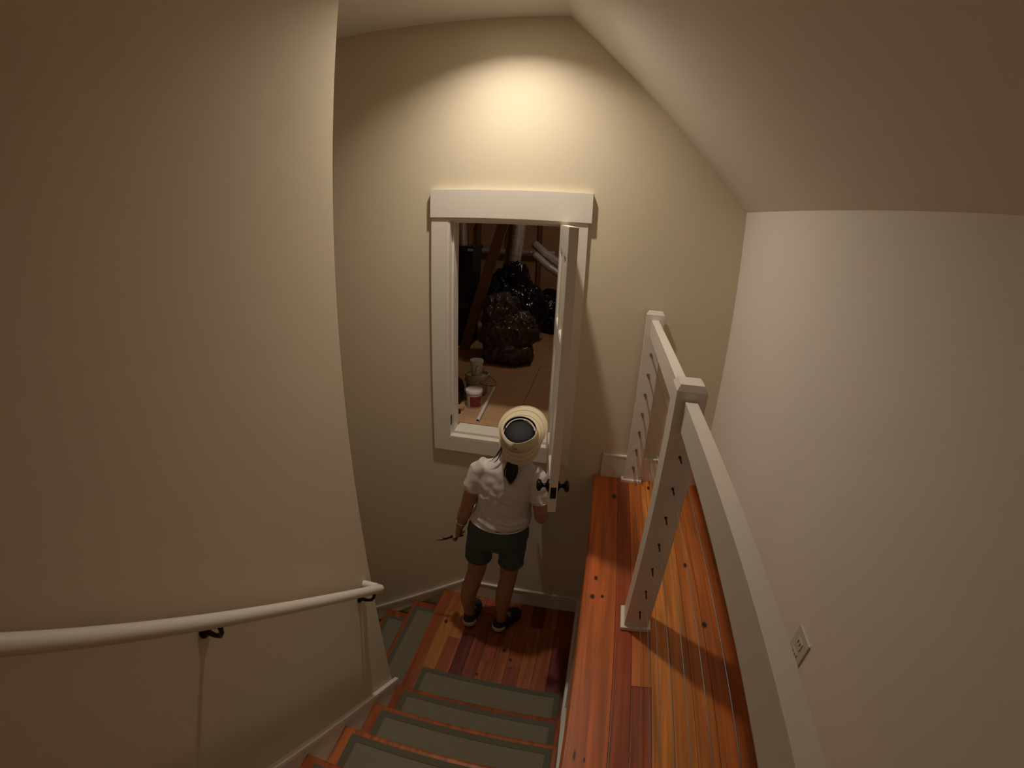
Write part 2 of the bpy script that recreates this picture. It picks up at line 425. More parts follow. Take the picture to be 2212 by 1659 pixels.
ORD = ['first', 'second', 'third', 'fourth', 'fifth']
def carpet(x0, x1, y0, y1, z, label, bw=.032, down=None):
    """bound carpet mat; thin field with a raised woven border"""
    e = thing('stair_mat', ((x0+x1)/2, (y0+y1)/2, z), label, 'mat', 'grey carpet mats on the stairs')
    box('field', (x0+bw, y0+bw, z), (x1-bw, y1-bw, z+.006), M_MAT, e)
    bm = bmesh.new()
    O = [(x0, y0), (x1, y0), (x1, y1), (x0, y1)]; I = [(x0+bw, y0+bw), (x1-bw, y0+bw), (x1-bw, y1-bw), (x0+bw, y1-bw)]
    vo = [[bm.verts.new((*p, z)) for p in O], [bm.verts.new((*p, z+.007)) for p in O], [bm.verts.new((*p, z+.008)) for p in I], [bm.verts.new((*p, z)) for p in I]]
    for a in range(3):
        for k in range(4): bm.faces.new((vo[a][k], vo[a][(k+1) % 4], vo[a+1][(k+1) % 4], vo[a+1][k]))
    mobj('binding', bm, M_MATB, e)
    return e
carpet(XL+.045, -.008, -.99+.0, -.70, .0, 'grey carpet mat lying on the landing at the foot of the steps')
for i in range(5):
    carpet(XL+.06, -.012, NYS[i]-GO+.0, NYS[i]-.030, RISE*(i+1), f'grey bound carpet mat on the {ORD[i]} step above the landing')
for i in range(1, 4):
    x = -0.937-.251*i
    carpet(x+.03, x+.251-.002, YW+.06, -.075, -RISE*i, f'grey bound carpet mat on the {ORD[i-1]} step below the landing')

# ------------------------------------------------------------------ skirts and baseboards
tr = thing('trim_1', (XL, -1.5, 0), kind='structure')          # skirt on the left wall
SL = RISE/GO
def skz(y, off=.245): return off + (NY0-y)*SL
bm = bmesh.new(); prism(bm, [(-.975, .0), (-.975, skz(-.975)-.012), (-2.4, skz(-2.4)-.012), (-2.4, skz(-2.4)-.42)], 'x', XL, XL+.014)
mobj('skirt_board', bm, M_TRIM, tr)
bm = bmesh.new(); prism(bm, [(-.965, skz(-.965)-.012), (-.965, skz(-.965)+.006), (-2.4, skz(-2.4)+.006), (-2.4, skz(-2.4)-.012)], 'x', XL, XL+.022)
mobj('skirt_cap', bm, M_TRIM, tr)
tr = thing('trim_2', (-1.2, 0, -.4), kind='structure')          # skirt along the gable wall beside the lower flight
def sk2(x): return .127 + (x+.796)*.72
bm = bmesh.new(); prism(bm, [(-.80, sk2(-.80)-.010), (-.80, 0.0), (-.937, -.02), (-2.6, sk2(-2.6)-.35), (-2.6, sk2(-2.6)-.010)], 'y', -.014, 0)
mobj('skirt_board', bm, M_TRIM, tr)
bm = bmesh.new(); prism(bm, [(-.79, sk2(-.79)-.010), (-.79, sk2(-.79)+.006), (-2.6, sk2(-2.6)+.006), (-2.6, sk2(-2.6)-.010)], 'y', -.022, 0)
mobj('skirt_cap', bm, M_TRIM, tr)
tr = thing('baseboard_landing', (-.4, 0, 0), kind='structure')
box('board', (-.795, -.015, .002), (XS, 0, .127), M_TRIM, tr); box('cap', (-.795, -.019, .127), (XS, 0, .14), M_TRIM, tr, bevel=.004)
tr = thing('baseboard_walkway', (.3, 0, H), kind='structure')
box('board', (.028, -.016, H), (KX, 0, H+.132), M_TRIM, tr); box('cap', (.028, -.019, H+.132), (KX, 0, H+.142), M_TRIM, tr, bevel=.003)
tr = thing('baseboard_right', (KX, -2, H), kind='structure')
box('board', (KX-.015, YB, H), (KX, -.019, H+.132), M_TRIM, tr); box('cap', (KX-.019, YB, H+.132), (KX, -.019, H+.142), M_TRIM, tr, bevel=.003)
tr = thing('trim_3', (XS, -1.5, 0), kind='structure')          # stair skirt on the walkway side
bm = bmesh.new(); prism(bm, [(-.95, 0.0), (-.95, .26), (-2.17, .26+1.22*SL), (-2.17, .75)], 'x', XS-.014, XS)
mobj('skirt_board', bm, M_TRIM, tr)
bm = bmesh.new(); prism(bm, [(-.94, .252), (-.94, .268), (-2.17, .268+1.23*SL), (-2.17, .252+1.23*SL)], 'x', XS-.02, XS)
mobj('skirt_cap', bm, M_TRIM, tr)
box('base_board', (XS-.014, -.95, .002), (XS, -.015, .13), M_TRIM, tr)

# ------------------------------------------------------------------ attic door frame and leaf
tr = thing('trim_4', (-.55, 0, 1.187), kind='structure')
box('head_casing', (-.953, -.030, 2.497), (-.144, 0, 2.640), M_TRIM, tr, bevel=.002)
box('side_casing', (-.949, -.021, 1.187), (-.859, 0, 2.497), M_TRIM, tr, bevel=.0015)
box('side_casing', (-.250, -.021, 1.187), (-.160, 0, 2.497), M_TRIM, tr, bevel=.0015)
box('bottom_casing', (-.859, -.021, 1.187), (-.250, 0, 1.277), M_TRIM, tr, bevel=.0015)
box('jamb', (-.864, -.019, 1.277), (-.849, .135, 2.497), M_TRIM, tr, bevel=.001)
box('jamb', (-.260, -.019, 1.277), (-.245, .135, 2.497), M_TRIM, tr, bevel=.001)
box('head_jamb', (-.849, -.019, 2.482), (-.260, .135, 2.499), M_TRIM, tr, bevel=.001)
box('sill', (-.849, -.0205, 1.268), (-.260, .135, 1.284), M_TRIM, tr, bevel=.001)
box('stop', (-.849, .020, 1.284), (-.838, .085, 2.482), M_TRIM, tr, bevel=.002)
box('stop', (-.271, .020, 1.284), (-.260, .085, 2.482), M_TRIM, tr, bevel=.002)
box('head_stop', (-.838, .020, 2.471), (-.271, .085, 2.482), M_TRIM, tr, bevel=.002)
box('sill_stop', (-.838, .020, 1.284), (-.271, .132, 1.300), M_TRIM, tr, bevel=.003)
box('strike_plate', (-.8495, -.012, 1.345), (-.8478, .014, 1.405), M_BRONZE, tr, bevel=.0006, label='small black strike plate')

hp = Vector((-.276, -.022, 0)); fp = Vector((-.187, -.602, 0)); dv = (fp-hp).normalized(); LW = (fp-hp).length
nv = Vector((-dv.y, dv.x, 0))
if nv.x > 0: nv = -nv                                  # nv points to the left face
DM = Matrix(((dv.x, nv.x, 0, hp.x), (dv.y, nv.y, 0, hp.y), (0, 0, 1, 0), (0, 0, 0, 1)))
dr = thing('door_1', (hp.x, hp.y, 1.285), kind='structure')
Z0, Z1, T = 1.283, 2.482, .0175
cols = [(.085, .275), (.325, .515)]; rows = [(1.42, 1.93), (2.03, 2.375)]
bm = bmesh.new()
us = [0, .085, .275, .325, .515, LW]; zs = [Z0, 1.42, 1.93, 2.03, 2.375, Z1]
for i in range(5):
    for j in range(5):
        if i in (1, 3) and j in (1, 3): continue
        add_box(bm, (us[i], -T, zs[j]), (us[i+1], T, zs[j+1]), DM)
bmesh.ops.remove_doubles(bm, verts=bm.verts, dist=1e-5)
seen = {}
for f in bm.faces: seen.setdefault(tuple(sorted((round(v.co.x, 5), round(v.co.y, 5), round(v.co.z, 5)) for v in f.verts)), []).append(f)
bmesh.ops.delete(bm, geom=[f for k in seen.values() if len(k) > 1 for f in k], context='FACES_ONLY')
mobj('leaf', bm, M_TRIM, dr)
for (u0, u1) in cols:
    for (z0, z1) in rows:
        bm = bmesh.new()
        for sgn in (-1, 1):                            # raised panel with sloped border on both faces
            lv = [(0, T-.001), (.010, T-.001), (.016, .006), (.026, .006), (.048, .011)]
            rings = []
            for d, t in lv:
                rings.append([bm.verts.new(DM @ Vector((p, sgn*t, q))) for p, q in ((u0+d, z0+d), (u1-d, z0+d), (u1-d, z1-d), (u0+d, z1-d))])
            for a in range(len(rings)-1):
                for k in range(4): bm.faces.new((rings[a][k], rings[a][(k+1) % 4], rings[a+1][(k+1) % 4], rings[a+1][k]))
            bm.faces.new(rings[-1])
        mobj('panel', bm, M_TRIM, dr)
KU, KZc = LW-.060, 1.385
kc = DM @ Vector((KU, 0, KZc))
for sgn in (1, -1):
    c0 = DM @ Vector((KU, sgn*T, KZc)); ax_ = nv*sgn
    bm = bmesh.new(); lathe(bm, [(.0305, 0), (.0305, .004), (.026, .008), (.012, .014), (.010, .018)], c0, ax_); rose = mobj('rose', bm, M_BRONZE, dr, 'auto')
    bm = bmesh.new(); lathe(bm, [(.009, .012), (.009, .026), (.013, .031), (.024, .036), (.0275, .043), (.026, .050), (.018, .055), (.002, .057)], c0, ax_); mobj('knob', bm, M_BRONZE, rose, 'auto')
box('latch_plate', (LW-.0004, -.0125, KZc-.029), (LW+.0012, .0125, KZc+.029), M_BRONZE, dr, bevel=.0004, M=DM)
box('latch_bolt', (LW, -.006, KZc-.008), (LW+.007, .006, KZc+.008), M_TOOL, dr, bevel=.001, M=DM)
for z in (1.42, 2.33):
    bm = bmesh.new(); lathe(bm, [(.006, -.04), (.006, .04)], (-.256, -.030, z)); mobj('hinge', bm, M_BRONZE, dr, 'auto')

# ------------------------------------------------------------------ cable railing
PX = .2015; RT = H+.914; PT = .044
rl = thing('cable_railing', (PX, -1.05, H), 'white cable railing with square posts along the walkway edge', 'railing')
def post(y0, y1, half=False):
    yc = (y0+y1)/2
    p = box('post', (PX-PT, y0, H), (PX+PT, y1, H+.935), M_TRIM, rl, bevel=.002)
    bm = bmesh.new()                                  # chamfered cap
    a, zt = PT, H+.957
    lv = [(0, H+.935), (0.0, H+.940), (.010, zt)]
    rr = [[bm.verts.new(q) for q in ((PX-a+d, y0+d, z), (PX+a-d, y0+d, z), (PX+a-d, y1-d*(0 if half else 1), z), (PX-a+d, y1-d*(0 if half else 1), z))] for d, z in lv]
    for i in range(2):
        for k in range(4): bm.faces.new((rr[i][k], rr[i][(k+1) % 4], rr[i+1][(k+1) % 4], rr[i+1][k]))
    bm.faces.new(rr[-1]); bm.faces.new(rr[0][::-1])
    mobj('cap', bm, M_TRIM, p)
    e = .0125
    bm = bmesh.new(); add_box(bm, (PX-PT-e, y0-e, H), (PX+PT+e, y1+(0 if half else e), H+.017), None, .002)
    mobj('base_collar', bm, M_TRIM, p)
    return p
P1Y0, P1Y1 = -.046, -.0195
post(P1Y0, P1Y1, True)
P2Y0, P2Y1 = -1.047-PT, -1.047+PT
post(P2Y0, P2Y1)
RW, RD = .0178, .085
box('top_rail', (PX-RW, P2Y1-.0005, RT-RD), (PX+RW, P1Y0+.0005, RT), M_TRIM, rl, bevel=.002)
box('top_rail', (PX-RW, -3.3, RT-RD), (PX+RW, P2Y0+.0005, RT), M_TRIM, rl, bevel=.002)
CZ = [1.243 + .1075*k for k in range(7)]
for z in CZ:
    tube('cable', [(PX, P1Y0, z), (PX, P2Y1, z)], .0010, M_STEEL, rl, n=8)
    tube('cable', [(PX, P2Y0, z), (PX, -3.3, z)], .0010, M_STEEL, rl, n=8)
    bm = bmesh.new(); lathe(bm, [(.007, 0), (.007, .006), (.0038, .008), (.0038, .022), (.005, .024), (.005, .034), (.003, .038), (.003, .060)], (PX, P1Y0, z), (0, -1, 0), n=12)
    mobj('cable_fitting', bm, M_STEEL, rl, 'auto')
    bm = bmesh.new(); lathe(bm, [(.0045, 0), (.0045, .003), (.0028, .004), (.0026, .034), (.0015, .036)], (PX, P2Y0, z), (0, -1, 0), n=10); mobj('cable_sleeve', bm, M_SLOT, rl, 'auto')
    bm = bmesh.new(); lathe(bm, [(.0035, 0), (.0035, .003), (.0025, .004)], (PX, P2Y1, z), (0, 1, 0), n=10); mobj('cable_sleeve', bm, M_SLOT, rl, 'auto')
box('end_post', (PX-PT, -3.39, H), (PX+PT, -3.3, H+.935), M_TRIM, rl, bevel=.002)

# ------------------------------------------------------------------ wall handrail
hr = thing('wall_handrail', (XL, -1.7, 1.0), 'round white handrail on black brackets along the left wall', 'handrail')
XR = XL+.075; RS = .802
def rz(y): return 1.068 + (-1.046 - y)*RS
bm = bmesh.new()
add_tube(bm, [(XL+.001, -1.066, rz(-1.062)+.004), (XR-.012, -1.062, rz(-1.062)+.002)], .0185, 16)
add_tube(bm, [(XR-.015, -1.058, rz(-1.058)), (XR, -1.062, rz(-1.062)), (XR, -1.08, rz(-1.08)), (XR, -3.2, rz(-3.2))], [.017, .0185, .0185, .0185], 16)
mobj('rail', bm, M_TRIM, hr, 'auto')
for y in (-1.112, -1.81, -2.6):
    zw = rz(y)-.075
    b0 = thing('bracket', (XL, y, zw), parent=hr)
    bm = bmesh.new(); lathe(bm, [(.021, 0), (.021, .004), (.015, .009), (.008, .012)], (XL, y, zw), (1, 0, 0)); mobj('wall_rose', bm, M_BRONZE, b0, 'auto')
    tube('arm', [(XL+.008, y, zw), (XL+.035, y, zw), (XL+.058, y, zw+.010), (XR-.004, y, zw+.030), (XR, y, zw+.050)], [.008, .007, .0065, .0065, .007], M_BRONZE, b0)
    tube('saddle', [(XR, y-.022, rz(y-.022)-.019), (XR, y+.022, rz(y+.022)-.019)], .009, M_BRONZE, b0, flat=.5)

# ------------------------------------------------------------------ electrical outlet on the knee wall
ot = thing('wall_outlet', (KX, -1.445, 1.455), 'white duplex outlet low on the right wall beyond the railing', 'outlet')
box('cover_plate', (KX-.006, -1.487, 1.455), (KX, -1.403, 1.570), M_OUT, ot, bevel=.0025)
for z in (1.492, 1.534):
    r_ = box('receptacle', (KX-.0085, -1.462, z-.014), (KX-.006, -1.428, z+.014), M_OUT, ot, bevel=.002)
    for dy in (-.007, .007): box('slot', (KX-.0092, -1.445+dy-.0015, z-.002), (KX-.0085, -1.445+dy+.0015, z+.008), M_SLOT, r_)

# ------------------------------------------------------------------ attic behind the door
struct('floor_attic', (-3.4, .136, AF-.12), (1.7, 4.2, AF-.018), M_STUD)
fa = thing('floor_attic_decking', (-.6, 2, AF-.018), kind='structure')
for (x0, x1, y0, y1) in [(-1.9, -.52, .136, 1.36), (-.52, .70, .136, 1.36), (-2.4, -1.19, 1.36, 2.58), (-1.19, .03, 1.36, 2.58), (-1.9, -.65, 2.58, 4.2), (-.65, .6, 2.58, 4.2)]:
    box('plywood_sheet', (x0+.0015, y0+.0015, AF-.018), (x1-.0015, y1-.0015, AF), M_PLY, fa)
struct('wall_attic_end', (-3.4, 3.75, AF-.12), (1.7, 3.85, 4.3), M_OSB)
struct('wall_attic_left', (-3.5, .12, AF-.12), (-3.4, 4.2, 4.3), M_OSB)
struct('wall_attic_right', (1.7, .12, AF-.12), (1.8, 4.2, 4.3), M_OSB)
struct('ceiling_attic', (-3.5, .12, 3.6), (1.8, 4.2, 3.7), M_OSB)
for k, x in enumerate((-2.55, -2.14, -1.73, -1.32, -.91, -.5)):
    box('wall_stud', (x-.019, 3.66, AF), (x+.019, 3.75, 3.6), M_STUD, label=f'{ORD[k] if k < 5 else "sixth"} upright stud from the left on the attic end wall', cat='stud', group='studs on the attic end wall')
box('wall_plate', (-2.8, 3.64, AF), (-.2, 3.75, AF+.09), M_STUD, label='low horizontal timber plate along the attic end wall', cat='timber')

# bulb added out of view on the attic ceiling to brighten the attic
ab = thing('added_fill_bulb', (-.2, 1.7, 3.6), 'unseen fill bulb added on the attic ceiling', 'bulb')
bm = bmesh.new(); lathe(bm, [(.05, 0), (.05, -.012), (.026, -.022), (.022, -.05)], (-.2, 1.7, 3.6)); mobj('socket', bm, M_CAN, ab, 'auto')
bm = bmesh.new(); add_ball(bm, (-.2, 1.7, 3.515), (.03, .03, .036), 16); mobj('bulb', bm, M_GLOW2, ab, True)
ld = bpy.data.lights.new('bulb_fill_light', 'POINT'); ld.shadow_soft_size = .042; ld.energy = ATTIC_FILL_W; ld.color = LAMP_COL
lo = bpy.data.objects.new('bulb_fill_light', ld); COL.objects.link(lo); lo.parent = ab; lo.location = (0, 0, -.085)
# leaning brace and upright
def beam(name, a, b, w, d, m, **kw):
    a, b = Vector(a), Vector(b); t = (b-a).normalized(); u, v = frame_at(t, Vector((0, 1, 0)))
    bm = bmesh.new(); L_ = (b-a).length
    add_box(bm, (-w/2, -d/2, 0), (w/2, d/2, L_), None, .003)
    Mx = Matrix(((u.x, v.x, t.x, a.x), (u.y, v.y, t.y, a.y), (u.z, v.z, t.z, a.z), (0, 0, 0, 1)))
    for q in bm.verts: q.co = Mx @ q.co
    return mobj(name, bm, m, **kw)
beam('roof_brace', (-1.27, 1.62, AF), (-.78, 1.62, 3.0), .09, .04, M_STUD, label='dark timber brace leaning across the attic behind the tubs', cat='timber')
beam('roof_brace', (-1.16, 2.55, AF), (-1.02, 2.55, 3.0), .04, .09, M_STUD, label='thin dark upright timber behind the leaning brace', cat='timber')
beam('lumber_board', (-.95, 3.15, AF+.02), (-.25, 3.02, AF+.02), .04, .14, M_PLY, label='short orange-brown board lying on the attic floor beside the trash bags', cat='board')

# foil ducts
def duct(pts, r, label):
    bm = bmesh.new(); P = [Vector(p) for p in pts]; path = []
    for i in range(len(P)-1):
        k = max(2, int((P[i+1]-P[i]).length/.012))
        for j in range(k): path.append(P[i].lerp(P[i+1], j/k))
    path.append(P[-1])
    for _ in range(10): path = [path[0]] + [(path[i-1]+path[i]*2+path[i+1])/4 for i in range(1, len(path)-1)] + [path[-1]]
    rs = [r*(1 + (.035 if i % 2 else -.02) + .05*noise.noise(Vector((i*.35, r*90, 0)))) for i in range(len(path))]
    add_tube(bm, path, rs, 20)
    wrinkle(bm, .004, (40, 40, 40), 3)
    return mobj('foil_duct', bm, M_DUCT, None, True, label=label, cat='duct')
duct([(-.93, 2.47, 3.6), (-.955, 2.47, 2.42), (-.993, 2.47, 2.03), (-1.0, 2.47, 1.7), (-1.0, 2.47, 1.30)], .061, 'wide silver foil duct dropping down behind the black bags')
duct([(-1.30, 1.55, 3.6), (-1.275, 1.55, 2.45), (-1.262, 1.55, 2.25)], .030, 'bright crumpled foil duct hanging beside the left door jamb')
duct([(-1.95, 3.627, 2.06), (-1.2, 3.627, 2.06), (-.7, 3.627, 2.07)], .032, 'thin pale duct running level along the back of the attic')
duct([(-.83, 2.75, 2.22), (-.70, 2.65, 2.13), (-.45, 2.5, 2.0), (.1, 2.4, 1.8)], .045, 'upper of two silver ducts sloping down behind the door leaf')
duct([(-.80, 2.6, 2.12), (-.66, 2.5, 2.02), (-.4, 2.4, 1.88), (.1, 2.3, 1.72)], .038, 'lower of two silver ducts sloping down behind the door leaf')

def blob(name, balls, m, vox, amp, f, label, cat, seed=0):
    bm = bmesh.new()
    for c, r in balls: add_ball(bm, c, r, 14)
    bm = voxel(bm, vox, 6); wrinkle(bm, amp, f, seed); bm.normal_update()
    for v in bm.verts:                                # sharp creases of crumpled film
        p = Vector((v.co.x*f[0]*1.6+seed, v.co.y*f[1]*1.6, v.co.z*f[2]*1.3))
        rdg = 1-2.2*abs(noise.noise(p)); rdg2 = 1-2.2*abs(noise.noise(p*2.3))
        v.co += v.normal*amp*(1.1*max(rdg, 0)**2 + .6*max(rdg2, 0)**2)
    for v in bm.verts:
        if v.co.z < AF: v.co.z = AF
    return mobj(name, bm, m, None, True, label=label, cat=cat)
blob('trash_bag', [((-.93, 2.14, 1.62), (.24, .24, .33)), ((-.92, 2.1, 1.93), (.12, .12, .13)), ((-.73, 2.16, 1.62), (.12, .17, .20)), ((-1.04, 2.14, 1.78), (.14, .18, .18))], M_BAG, .013, .026, (7, 7, 4),
     'big full black trash bag in front of the wide foil duct', 'bag', 1)
blob('trash_bag', [((-.62, 2.66, 1.50), (.19, .19, .23)), ((-.56, 2.62, 1.40), (.22, .19, .12))], M_BAG, .013, .022, (8, 8, 5),
     'slumped black trash bag spreading toward the door leaf', 'bag', 9)
blob('plastic_sheeting', [((-.865, 1.50, 1.51), (.20, .20, .20)), ((-.92, 1.53, 1.71), (.15, .15, .13)), ((-.735, 1.50, 1.54), (.13, .17, .16)), ((-.815, 1.42, 1.38), (.20, .18, .10))], M_CLEAR, .010, .026, (10, 10, 8),
     'crumpled heap of cloudy plastic sheeting in front of the black bags', 'plastic sheet', 4)
blob('dark_bag', [((-.985, .50, 1.36), (.055, .08, .085)), ((-.955, .42, 1.33), (.035, .06, .05))], M_DGREEN, .008, .006, (25, 25, 18),
     'small dark green plastic bag slumped beside the red labelled tub', 'bag', 2)

# black bin stack at the left
bn = thing('storage_bin', (-1.42, 1.85, AF), 'tall black storage bin standing at the left inside the attic', 'bin')
bm = bmesh.new(); lv = [(.15, .13, AF), (.175, .15, AF+.90)]
rr = [[bm.verts.new((-1.40+sx*a, 1.85+sy*b, z)) for sx, sy in ((-1, -1), (1, -1), (1, 1), (-1, 1))] for a, b, z in lv]
for k in range(4): bm.faces.new((rr[0][k], rr[0][(k+1) % 4], rr[1][(k+1) % 4], rr[1][k]))
bm.faces.new(rr[0][::-1]); bm.faces.new(rr[1]); mobj('body', bm, M_BIN, bn)
box('lid', (-1.585, 1.69, AF+.90), (-1.215, 2.01, AF+.935), M_BIN, bn, bevel=.008)
box('lid_clip', (-1.27, 1.682, AF+.895), (-1.22, 1.69, AF+.915), M_PVC, bn, bevel=.002)
box('label_strip', (-1.36, 1.684, AF+.37), (-1.255, 1.7, AF+.42), M_CLEAR, bn, bevel=.004)

# orange cord hanging
tube('extension_cord', [(-1.25, 1.72, 3.6), (-1.235, 1.72, 2.55), (-1.225, 1.72, 2.43), (-1.245, 1.72, 2.405), (-1.262, 1.72, 2.37), (-1.262, 1.72, 2.23)], .006, M_ORANGE, n=8, label='orange cord loop hanging above the black storage bin', cat='cord')

# tubs and pail
def tub(c, r0, r1, h, m):
    return [(r0*.96, 0), (r0, .004), (r1, h-.016), (r1+.003, h-.016), (r1+.003, h-.010)]
def white_tub(name, c, r0, r1, h, label, lid=True, lab=None, cat='tub', m=M_TUB):
    e = thing(name, c, label, cat)
    c = Vector(c)
    bm = bmesh.new(); lathe(bm, [(r0*.96, 0), (r0, .004), (r1, h-.014)], c, n=32); mobj('body', bm, m, e, 'auto')
    bm = bmesh.new()
    if lid: lathe(bm, [(r1+.002, h-.020), (r1+.004, h-.018), (r1+.004, h-.003), (r1+.002, h), (r1-.003, h), (r1-.005, h-.003), (.002, h-.003)], c, n=32)
    mobj('lid', bm, m, e, 'auto')
    if lab:
        a0, a1, z0, z1, lm = lab
        bm = bmesh.new(); k = 14; R = []
        for i in range(k+1):
            a = a0+(a1-a0)*i/k
            q = []
            for z in (z0, z1):
                rr_ = r0 + (r1-r0)*z/h + .0008
                q.append(bm.verts.new(c+Vector((math.cos(a)*rr_, math.sin(a)*rr_, z))))
            R.append(q)
        for i in range(k): bm.faces.new((R[i][0], R[i+1][0], R[i+1][1], R[i][1]))
        mobj('label', bm, lm, e, True)
    return e
t1 = white_tub('plastic_tub', (-.822, .385, AF), .046, .052, .125, 'white lidded tub with a dark red label just inside the attic door', lab=(math.radians(-105), math.radians(-10), .014, .088, M_RED))
pl = thing('plastic_pail', (-.868, .62, AF), 'cream open-rimmed pail behind the white tub', 'pail')
bm = bmesh.new(); lathe(bm, [(.066, 0), (.070, .006), (.081, .140), (.087, .142), (.087, .150), (.083, .152), (.079, .150), (.077, .128), (.002, .126)], (-.868, .62, AF), n=32); mobj('body', bm, M_PAIL, pl, 'auto')
bm = bmesh.new(); lathe(bm, [(.0805, .095), (.085, .097), (.085, .110), (.081, .112)], (-.868, .62, AF), n=32, cap=False); mobj('rim_band', bm, M_PAIL, pl, 'auto')
tube('bail_handle', [(-.868+.087*math.cos(a)+.055*math.sin(a/1.0)*0 + .05*max(0, math.cos(a-0.2)), .62+.087*math.sin(a), AF+.125-.05*abs(math.cos(a))) for a in [math.radians(-70+14*k) for k in range(11)]], .0022, M_TOOL, pl, n=6)
t2 = white_tub('plastic_cup_tub', (-.868, .605, AF+.126), .036, .043, .125, 'small white tub with a dark squiggle standing inside the pail', m=M_TUB)
c2 = Vector((-.868, .605, AF+.126))
tube('ink_mark', [c2+Vector((math.cos(a)*rr_, math.sin(a)*rr_, z)) for a, rr_, z in [(math.radians(-60), .042, .092), (math.radians(-72), .0415, .094), (math.radians(-82), .041, .085), (math.radians(-80), .0405, .065), (math.radians(-86), .040, .05)]], .002, M_SLOT, t2, n=6)
pp = thing('white_pipe', (-.75, .43, AF), 'straight white plastic pipe lying on the attic floor', 'pipe')
bm = bmesh.new(); a_, b_ = Vector((-.737, .165, AF+.0115)), Vector((-.768, .735, AF+.0115))
lathe(bm, [(.011, 0), (.011, (b_-a_).length), (.0085, (b_-a_).length), (.0085, 0), (.011, 0)], a_, b_-a_, n=16, cap=False); mobj('tube_wall', bm, M_PVC, pp, 'auto')
bm = bmesh.new(); lathe(bm, [(.0084, .004), (.0084, .005)], a_, b_-a_, n=16); mobj('bore', bm, M_SLOT, pp, 'auto')
bm = bmesh.new(); lathe(bm, [(.014, 0), (.0145, .004), (.0145, .020), (.012, .024), (.003, .025)], (-.888, .262, AF), n=20)
mobj('bottle_cap', bm, M_SLOT, None, 'auto', label='small black cap on the attic floor near the left jamb', cat='cap')
bm = bmesh.new(); prism(bm, [(-.925, .275), (-.868, .300), (-.872, .335), (-.93, .325)], 'z', AF, AF+.02)
mobj('wood_scrap', bm, M_PLY, None, label='small orange wood scrap behind the black cap', cat='wood scrap')

# ------------------------------------------------------------------ person
pe = thing('person', (-.55, -.24, 0), 'person in straw visor hat, white t-shirt and dark shorts facing the attic door', 'person')
V = Vector
def finger(bm, pts, r=.0075):
    add_tube(bm, pts, [r*1.05, r, r*.95, r*.8][:len(pts)], 8, round_end=True)
HC = V((-.388, -.338, 1.470))                         # head centre
AXH = V((0.02, -math.sin(math.radians(28)), math.cos(math.radians(28)))).normalized()
FX = V((1, 0, 0)); FY = AXH.cross(FX).normalized(); FX = FY.cross(AXH)
RH = Matrix((FX, FY, AXH)).transposed()
def hd(x, y, z): return HC + RH @ V((x, y, z))
bm = bmesh.new()
# legs (continuous from hip to ankle and foot)
add_tube(bm, [(-.570, -.278, .86), (-.600, -.270, .70), (-.628, -.250, .50), (-.640, -.245, .45), (-.672, -.262, .32), (-.684, -.262, .24), (-.682, -.256, .14), (-.677, -.250, .075), (-.675, -.24, .045)],
         [.074, .066, .056, .053, .054, .050, .036, .034, .036], 16)
add_tube(bm, [(-.425, -.275, .86), (-.418, -.270, .70), (-.428, -.252, .52), (-.432, -.247, .47), (-.450, -.262, .34), (-.456, -.262, .26), (-.460, -.258, .15), (-.464, -.255, .075), (-.463, -.245, .045)],
         [.074, .063, .054, .052, .052, .048, .035, .033, .035], 16)
add_tube(bm, [(-.675, -.25, .040), (-.678, -.17, .034), (-.68, -.12, .030)], [.026, .022, .016], 12, round_end=True)
add_tube(bm, [(-.464, -.255, .040), (-.432, -.185, .034), (-.41, -.14, .030)], [.026, .022, .016], 12, round_end=True)
# trunk
add_loft(bm, [(-.492, -.28, .80, .13, .09), (-.490, -.285, .90, .145, .095), (-.470, -.31, 1.04, .115, .08), (-.445, -.325, 1.2, .125, .085), (-.43, -.335, 1.30, .13, .07), (-.42, -.34, 1.35, .07, .055)])
add_tube(bm, [(-.42, -.345, 1.32), (-.41, -.342, 1.38), (-.395, -.33, 1.45)], [.052, .046, .046], 14)
# left arm, down and slightly out
add_tube(bm, [(-.555, -.345, 1.31), (-.605, -.350, 1.21), (-.640, -.350, 1.10), (-.655, -.345, 1.045), (-.676, -.335, .98), (-.700, -.315, .895), (-.708, -.308, .868)],
         [.048, .042, .039, .036, .036, .025, .023], 14)
# left hand closed on the tool
add_ball(bm, (-.717, -.300, .832), (.020, .034, .044), 12, Matrix.Rotation(.15, 3, 'Y'))
GR = V((-.735, -.296, .795))
for k, (dy, ln) in enumerate(((.024, .95), (.008, 1.05), (-.009, 1.0), (-.025, .82))):
    y = -.298+dy
    finger(bm, [(-.722, y, .805), (-.744, y, .800-.012*ln), (-.748, y, .785-.012*ln), (-.728, y-.002, .770), (-.712, y-.002, .778)][:4], .0078)
finger(bm, [(-.712, -.272, .838), (-.728, -.262, .815), (-.742, -.266, .800)], .0085)
# right arm, forearm forward to the wall
add_tube(bm, [(-.305, -.345, 1.305), (-.278, -.352, 1.21), (-.258, -.352, 1.10), (-.255, -.340, 1.05), (-.262, -.26, 1.02), (-.268, -.15, .995), (-.27, -.125, .99)],
         [.046, .042, .040, .038, .036, .026, .023], 14)
add_ball(bm, (-.272, -.092, .984), (.036, .044, .018), 12)
for dx, ln in ((-.026, .8), (-.009, 1.0), (.008, 1.05), (.024, .95)):
    finger(bm, [(-.272+dx, -.062, .983), (-.272+dx, -.062+.022*ln, .982), (-.272+dx, -.062+.036*ln, .976), (-.272+dx, -.062+.044*ln, .968)], .0075)
finger(bm, [(-.300, -.10, .980), (-.318, -.082, .978), (-.324, -.064, .974)], .0085)
